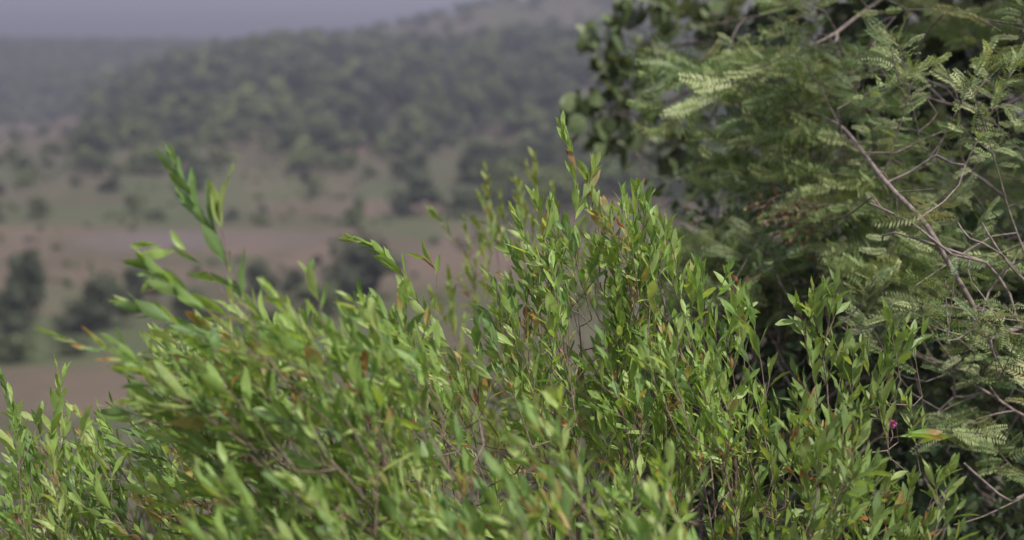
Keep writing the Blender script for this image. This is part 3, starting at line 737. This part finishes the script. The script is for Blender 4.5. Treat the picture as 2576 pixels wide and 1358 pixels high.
# 8 the pinnate-leaved tree at the right
tr = Plant('feathery_tree', 'feathery pinnate leaved tree with pale bare branches filling the right side', 'tree', root_at(2900, 4.6), FRONDS, M_TWIG, r0=.0016, rmax=.06, part='branch', leafpart='frond')
trunk = tr.stem([(2880, 1500, 4.6), (2800, 900, 4.7), (2790, 300, 4.9), (2700, -300, 5.1), (2640, -900, 5.2)], 0, .1)
m1 = tr.stem([(2490, 850, 3.7), (2450, 770, 3.68), (2385, 660, 3.68), (2330, 565, 3.7), (2230, 460, 3.85), (2180, 395, 4.1), (2115, 318, 4.45), (2035, 286, 4.75), (1950, 275, 4.95)], 0, .1, thick=(.0095, .0035), parent=trunk[len(trunk) // 3])
m2 = tr.stem([(2600, 830, 3.75), (2540, 740, 3.7), (2480, 660, 3.66), (2395, 640, 3.64), (2300, 565, 3.72), (2190, 512, 3.85)], 0, .1, thick=(.007, .003), parent=trunk[len(trunk) // 3 + 1])
m3 = tr.stem([(2640, 1060, 4.1), (2480, 985, 4.05), (2390, 935, 4.0), (2280, 882, 4.0)], 0, .1, thick=(.007, .003), parent=trunk[len(trunk) // 4])
tr.stem([(2440, 925, 4.0), (2330, 960, 4.0), (2250, 935, 4.05)], 0, .1, parent=m3[-6])
m4 = tr.stem([(2600, 1235, 3.9), (2545, 1262, 3.85), (2480, 1215, 3.85), (2425, 1165, 3.9)], 0, .1, thick=(.007, .003), parent=trunk[len(trunk) // 6])
tr.stem([(2470, 1300, 3.85), (2400, 1320, 3.85)], 0, .1, parent=m4[-8])
tr.stem([(2640, 560, 4.4), (2560, 520, 4.3), (2480, 490, 4.3), (2440, 445, 4.3)], 0, .1, parent=trunk[len(trunk) // 2])
tr.stem([(2560, 250, 4.6), (2380, 260, 4.5), (2290, 215, 4.5), (2240, 150, 4.5)], 0, .1, parent=trunk[int(len(trunk) * .6)])
m5 = tr.stem([(2500, -60, 5.0), (2200, -80, 5.2), (1980, 20, 5.4), (1850, 50, 5.5), (1740, 70, 5.5)], 0, .1, parent=trunk[int(len(trunk) * .72)])
tr.stem([(2100, 770, 4.5), (2000, 790, 4.6)], 0, .1, parent=m2[-12])
tr.stem([(2560, 690, 3.66), (2500, 610, 3.66), (2470, 560, 3.7)], 0, .1, thick=(.005, .002), parent=m2[-20])
tr.stem([(2520, 640, 3.62), (2440, 600, 3.62), (2410, 560, 3.66)], 0, .1, thick=(.004, .002), parent=m2[-18])
tr.stem([(2250, 585, 3.75), (2220, 610, 3.8)], 0, .1, thick=(.004, .002), parent=m2[-8])
tr.stem([(2350, 475, 3.7)], 0, .1, parent=m1[-24])
for ids, c0, c1 in ((m1, .0105, .004), (m2, .008, .003), (m3, .0075, .003), (m4, .007, .003)):
    for q, i in enumerate(ids[1:]): tr.net.rcap[i] = c0 + (c1 - c0) * q / len(ids)
def spray(tip, dirn, ln, size, nf=1.0):
    tr.shoot(tip, dirn, ln, size, step=.018 / nf, twigs=1, leaf_frac=.85, arch=.2, wind=.1, open_=62, flat=True, up=(0.1, 0, .6))
LEFT_EDGE = np.array([(-100, 1880), (60, 1850), (120, 1760), (185, 1640), (250, 1740), (330, 1690), (420, 1770), (520, 1800), (600, 1830), (760, 1900), (1000, 2150), (1400, 2300)], float)
tr.force = [0, 0, 2, 1]  # lighter frond tones chosen here, putting a sunlit look into the colour
for q in [(1625, 185, 5.0), (1690, 215, 4.9), (1655, 330, 5.0), (1750, 270, 4.8), (1770, 340, 4.8), (1800, 400, 4.8), (1800, 190, 4.9), (1860, 240, 4.75), (1850, 310, 4.7), (1790, 470, 4.8), (1860, 430, 4.7), (1920, 350, 4.65), (1900, 160, 4.8),
          (1940, 250, 4.7), (1960, 440, 4.6), (1980, 180, 4.7), (2000, 340, 4.6), (2050, 480, 4.5), (2080, 540, 4.4), (1970, 540, 4.6), (2120, 620, 4.4), (2160, 680, 4.3), (2130, 740, 4.3), (2040, 620, 4.5)]:
    spray(P(*q), (-.85, rng.normal(-.1, .3), rng.normal(-.12, .25)), .42, .165)
for q in [(2260, 110, 4.05, -.3, .9), (2210, 90, 4.05, -.6, .6), (2360, 155, 3.95, .8, .35), (2485, 130, 3.75, .4, .9), (2440, 210, 3.75, -.3, .6), (2560, 150, 3.65, .3, .8), (2300, 180, 3.95, .1, .8), (2170, 130, 4.15, -.8, .3)]:
    spray(P(*q[:3]), (q[3], -.2, q[4]), .3, .085)
tr.force = None
cnt = 0
for _ in range(4000):
    if cnt >= 56: break
    y = rng.uniform(-60, 900); x = rng.uniform(1700, 2640)
    if x < np.interp(y, LEFT_EDGE[:, 0], LEFT_EDGE[:, 1]) + 60: continue
    if fbm(np.array([x / 150]), np.array([y / 130]), 1.0, 5.0)[0] < 0.1: continue       # keep the dark gaps between the sprays
    if np.min(np.hypot(x - np.array([2450, 2385, 2330, 2280, 2230, 2480]), y - np.array([770, 660, 565, 510, 460, 660]))) < 48: continue
    if x < 2150 and y > 480 and rng.random() < .7: continue
    d = np.interp(x, [1700, 2050, 2300, 2600], [4.9, 4.4, 4.05, 3.9]) + abs(rng.normal(0, .2)); cnt += 1
    spray(P(x, y, d), (np.interp(x, [1700, 2200, 2600], [-.9, -.55, -.2]) + rng.normal(0, .35), rng.normal(-.35, .3), rng.normal(.1, .45)), rng.uniform(.22, .42), .085)
for q in [(2490, 835), (2535, 840), (2450, 790), (2510, 800), (2560, 850), (2400, 700), (2300, 560)]:
    spray(P(q[0], q[1], 3.58), (rng.normal(-.3, .4), rng.normal(-.2, .2), rng.normal(.1, .3)), .16, .085)
for q in [(2440, 880), (2400, 850), (2480, 900), (2420, 1070), (2470, 1090), (2380, 1100), (2560, 1190), (2590, 1215), (2500, 1120), (2340, 800), (2280, 760), (2250, 690), (2230, 800), (2300, 720), (2520, 700), (2560, 640), (2580, 900), (2180, 800)]:
    spray(P(q[0], q[1], 3.85 + rng.normal(0, .08)), (rng.normal(-.3, .5), rng.normal(-.4, .2), rng.normal(.1, .4)), .2, .095)
# the crown behind the sprays, with unseen sprays added overhead to block the sun
back = set(trunk) | set(m5)
tr.net.only = lambda i, p: i in back or (p[1] > 4.85 and p[2] < 3.2)
for _ in range(55):
    y = rng.uniform(-150, 900); x = rng.uniform(1800, 2750)
    if x < np.interp(y, LEFT_EDGE[:, 0], LEFT_EDGE[:, 1]) + 230: continue
    spray(P(x, y, rng.uniform(5.1, 6.1)), (rng.normal(-.4, .4), rng.normal(0, .4), rng.normal(.2, .4)), .5, .16, .8)
back2 = set(trunk)  # out-of-view sprays from here on, added as sun blockers
tr.net.only = lambda i, p: i in back2 or p[2] > 3.0
for _ in range(110):
    spray(np.array([rng.uniform(1.9, 3.6), rng.uniform(3.2, 5.6), rng.uniform(2.95, 4.3)]), (rng.normal(-.3, .5), rng.normal(-.3, .5), rng.normal(.3, .3)), .5, .17, .75)
for _ in range(150):
    spray(np.array([rng.uniform(1.35, 2.9), rng.uniform(5.0, 6.1), rng.uniform(2.55, 3.5)]), (rng.normal(-.2, .5), rng.normal(-.1, .5), rng.normal(.2, .3)), .5, .17, .8)
for _ in range(70):
    spray(np.array([rng.uniform(1.95, 3.3), rng.uniform(3.3, 4.8), rng.uniform(2.65, 3.4)]), (rng.normal(-.2, .5), rng.normal(-.1, .5), rng.normal(.2, .3)), .45, .16, .8)
for _ in range(40):
    spray(np.array([rng.uniform(2.3, 3.6), rng.uniform(3.2, 5.6), rng.uniform(1.0, 3.0)]), (rng.normal(.3, .5), rng.normal(-.3, .5), rng.normal(.3, .3)), .5, .17, .75)
plants.append(tr)
# reddish dry leaves hanging on one of its twigs
REDS = LeafSet('leaf', M_BROAD, ['oval', 'dead'], [(0.17, 0.065, 0.05), (0.13, 0.06, 0.045)], [1, 1], 14)
rd = Plant('dry_twig', 'drooping twig of small dull red leaves in front of the feathery tree', 'twig', tr.net.p[m2[-2]], REDS, M_STEM, r0=.001, rmax=.003)
for q in [(1935, 560), (1960, 590), (1990, 600), (2005, 560), (1915, 530), (1975, 540), (2015, 620)]:
    rd.shoot(P(q[0], q[1], 4.4), (-.4, 0, -.7), .14, .026, step=.016, twigs=1, wind=0, open_=50, arch=.5)
plants.append(rd)
# added leaf backdrop; its dark leaf colours stand in for shade in the gaps
SHADE_DARK = LeafSet('leaf', M_BROAD, ['oval', 'round', 'oval'], [(0.034, 0.046, 0.025), (0.026, 0.038, 0.021), (0.045, 0.058, 0.03)], [3, 3, 2], 15)
dk = Plant('shade_backdrop', 'added backdrop of dark leaves, coloured to stand in for deep shade behind the feathery tree', 'tree', root_at(2500, 7.0), SHADE_DARK, M_TRUNK, r0=.003, rmax=.08, part='branch')
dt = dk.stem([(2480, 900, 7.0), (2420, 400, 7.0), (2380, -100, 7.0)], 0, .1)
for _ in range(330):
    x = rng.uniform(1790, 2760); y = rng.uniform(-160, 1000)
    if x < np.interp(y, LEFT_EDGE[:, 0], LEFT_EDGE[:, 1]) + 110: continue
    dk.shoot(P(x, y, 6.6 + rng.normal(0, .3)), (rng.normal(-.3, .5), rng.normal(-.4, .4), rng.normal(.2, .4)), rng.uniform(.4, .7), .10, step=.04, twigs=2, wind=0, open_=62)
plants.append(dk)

# 9 the round-leaved tree behind the feathery one
rt = Plant('round_leaved_tree', 'out of focus tree with big round dark leaves left of the feathery tree', 'tree', root_at(1900, 7.4), ROUND, M_TRUNK, r0=.003, rmax=.07, part='branch')
tk = rt.stem([(1900, 900, 7.4), (1890, 500, 7.4), (1880, 200, 7.4), (1850, -200, 7.4)], 0, .1)
rt.stem([(1780, 420, 7.3), (1650, 330, 7.2), (1540, 280, 7.2)], 0, .1, parent=tk[int(len(tk) * .6)])
rt.stem([(1760, 180, 7.3), (1640, 120, 7.2), (1560, 80, 7.2)], 0, .1, parent=tk[int(len(tk) * .72)])
for q in [(1500, 85), (1545, 55), (1600, 30), (1650, 60), (1560, 130), (1610, 110), (1660, 130), (1520, 175), (1560, 180), (1480, 120), (1620, 180), (1590, 5), (1640, -10), (1540, 190), (1690, 30),
          (1470, 260), (1510, 250), (1560, 250), (1620, 260), (1460, 310), (1520, 320), (1570, 310), (1630, 310), (1680, 300), (1500, 360), (1550, 365), (1600, 350), (1440, 290), (1650, 350), (1700, 340),
          (1780, 20), (1810, 60), (1760, 90), (1830, 110), (1790, 130), (1840, 20), (1800, -30), (1850, 170), (1730, 10), (1760, 190), (1720, 400), (1780, 420)]:
    rt.shoot(P(q[0] + rng.normal(0, 8), q[1] + rng.normal(0, 8), 7.5 + rng.normal(0, .15)), (-.6 + rng.normal(0, .3), rng.normal(-.2, .3), rng.normal(.15, .3)), 0.26, .132, step=.024, twigs=0, leaf_frac=.6, wind=.05, open_=65)
plants.append(rt)

# 10 the undergrowth below the tree
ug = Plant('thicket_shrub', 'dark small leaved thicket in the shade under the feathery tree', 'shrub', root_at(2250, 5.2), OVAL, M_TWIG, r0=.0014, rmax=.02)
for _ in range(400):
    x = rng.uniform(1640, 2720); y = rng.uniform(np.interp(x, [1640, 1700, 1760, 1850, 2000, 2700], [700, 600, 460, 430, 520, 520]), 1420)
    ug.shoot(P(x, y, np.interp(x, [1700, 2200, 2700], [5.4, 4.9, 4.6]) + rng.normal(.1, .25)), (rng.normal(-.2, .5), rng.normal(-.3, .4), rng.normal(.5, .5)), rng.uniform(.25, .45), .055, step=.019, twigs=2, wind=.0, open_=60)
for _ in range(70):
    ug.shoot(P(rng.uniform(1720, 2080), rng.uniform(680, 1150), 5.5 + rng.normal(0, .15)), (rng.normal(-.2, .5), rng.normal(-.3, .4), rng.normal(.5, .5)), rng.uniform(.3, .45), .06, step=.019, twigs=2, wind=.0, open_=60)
plants.append(ug)
ul = Plant('low_feathery_shrub', 'pale blurred feathery shrub low between the leaf shrub and the dark thicket', 'shrub', root_at(1760, 5.1), FRONDS, M_TWIG, r0=.0014, rmax=.02, leafpart='frond')
for _ in range(34):
    x = rng.uniform(1670, 1880); y = rng.uniform(565, 760)
    ul.shoot(P(x, y, 4.85 + rng.normal(0, .15)), (rng.normal(-.4, .4), rng.normal(-.3, .3), rng.normal(.6, .3)), .34, .12, step=.024, twigs=1, wind=0, open_=60, flat=True)
plants.append(ul)
# 11 dry brush behind the left shrubs
db = Plant('dry_brush', 'dull dark brush behind the low shrub at the lower left', 'shrub', root_at(430, 6.4), DRY, M_STEM, r0=.0014, rmax=.02)
for _ in range(210):
    x = rng.uniform(60, 1700); y = rng.uniform(np.interp(x, [150, 300, 450, 700, 1100, 1400], [1200, 1080, 1050, 1000, 960, 900]), 1400)
    db.shoot(P(x, y, 6.2 + rng.normal(0, .3)), (rng.normal(-.1, .4), rng.normal(-.1, .3), rng.normal(.8, .3)), .4, .05, step=.022, twigs=2, wind=0, open_=55)
plants.append(db)
bvh = shared_bvh(plants)
for pl in plants: pl.finish(300, bvh)

# ------------------------------------------------------------------ small flower at the right
fl = thing('flower', 'small round pink flower on a thin stalk beside the spread leaf tuft', 'flower', P(2240, 1110, 3.12))
g = np.random.default_rng(3); o0 = np.array(fl.location)
mp = bpy.data.materials.new('pink_petal'); mp.use_nodes = True; mp.node_tree.nodes['Principled BSDF'].inputs['Base Color'].default_value = (0.42, 0.11, 0.23, 1)
V = []; Fq = []
head = P(2245, 1066, 3.12) - o0
for i in range(90):
    v = unit(g.normal(size=3) + [0, 0, .3]); t = unit(np.cross(v, g.normal(size=3))); b = len(V); r_ = .009
    V += [head + v * .002, head + v * r_ * .7 + t * .002, head + v * r_ * g.uniform(.9, 1.2), head + v * r_ * .7 - t * .002]; Fq.append((b, b + 1, b + 2, b + 3))
link('flower_head', tri_mesh('flower_head', V, Fq, mats=[mp]), fl)
nn = Net(np.zeros(3)); nn.add(0, [head * t + np.array([.004 * math.sin(t * 5), 0, 0]) for t in (.3, .6, .9)])
link('stalk', nn.mesh('stalk', .0012, .0015, M_STEM, np.zeros(3)), fl)

# ------------------------------------------------------------------ haze
bx = np.array([[x, y, z] for x in (-9500, 9500) for y in (-80, 4400) for z in (-60, 95)], float)
Fb = np.array([(0, 1, 3, 2), (4, 6, 7, 5), (0, 4, 5, 1), (2, 3, 7, 6), (0, 2, 6, 4), (1, 5, 7, 3)])
mh = bpy.data.materials.new('haze'); mh.use_nodes = True; q = mh.node_tree; q.nodes.clear()
ho = q.nodes.new('ShaderNodeOutputMaterial'); pv = q.nodes.new('ShaderNodeVolumePrincipled')
pv.inputs['Color'].default_value = (0.385, 0.385, 0.465, 1); pv.inputs['Density'].default_value = 0.00125; pv.inputs['Anisotropy'].default_value = 0.2
q.links.new(pv.outputs[0], ho.inputs['Volume'])
hz = link('haze', tri_mesh('haze', bx, Fb, mats=[mh], smooth=False)); hz['kind'] = 'stuff'; hz['label'] = 'thin lavender haze filling the valley air'
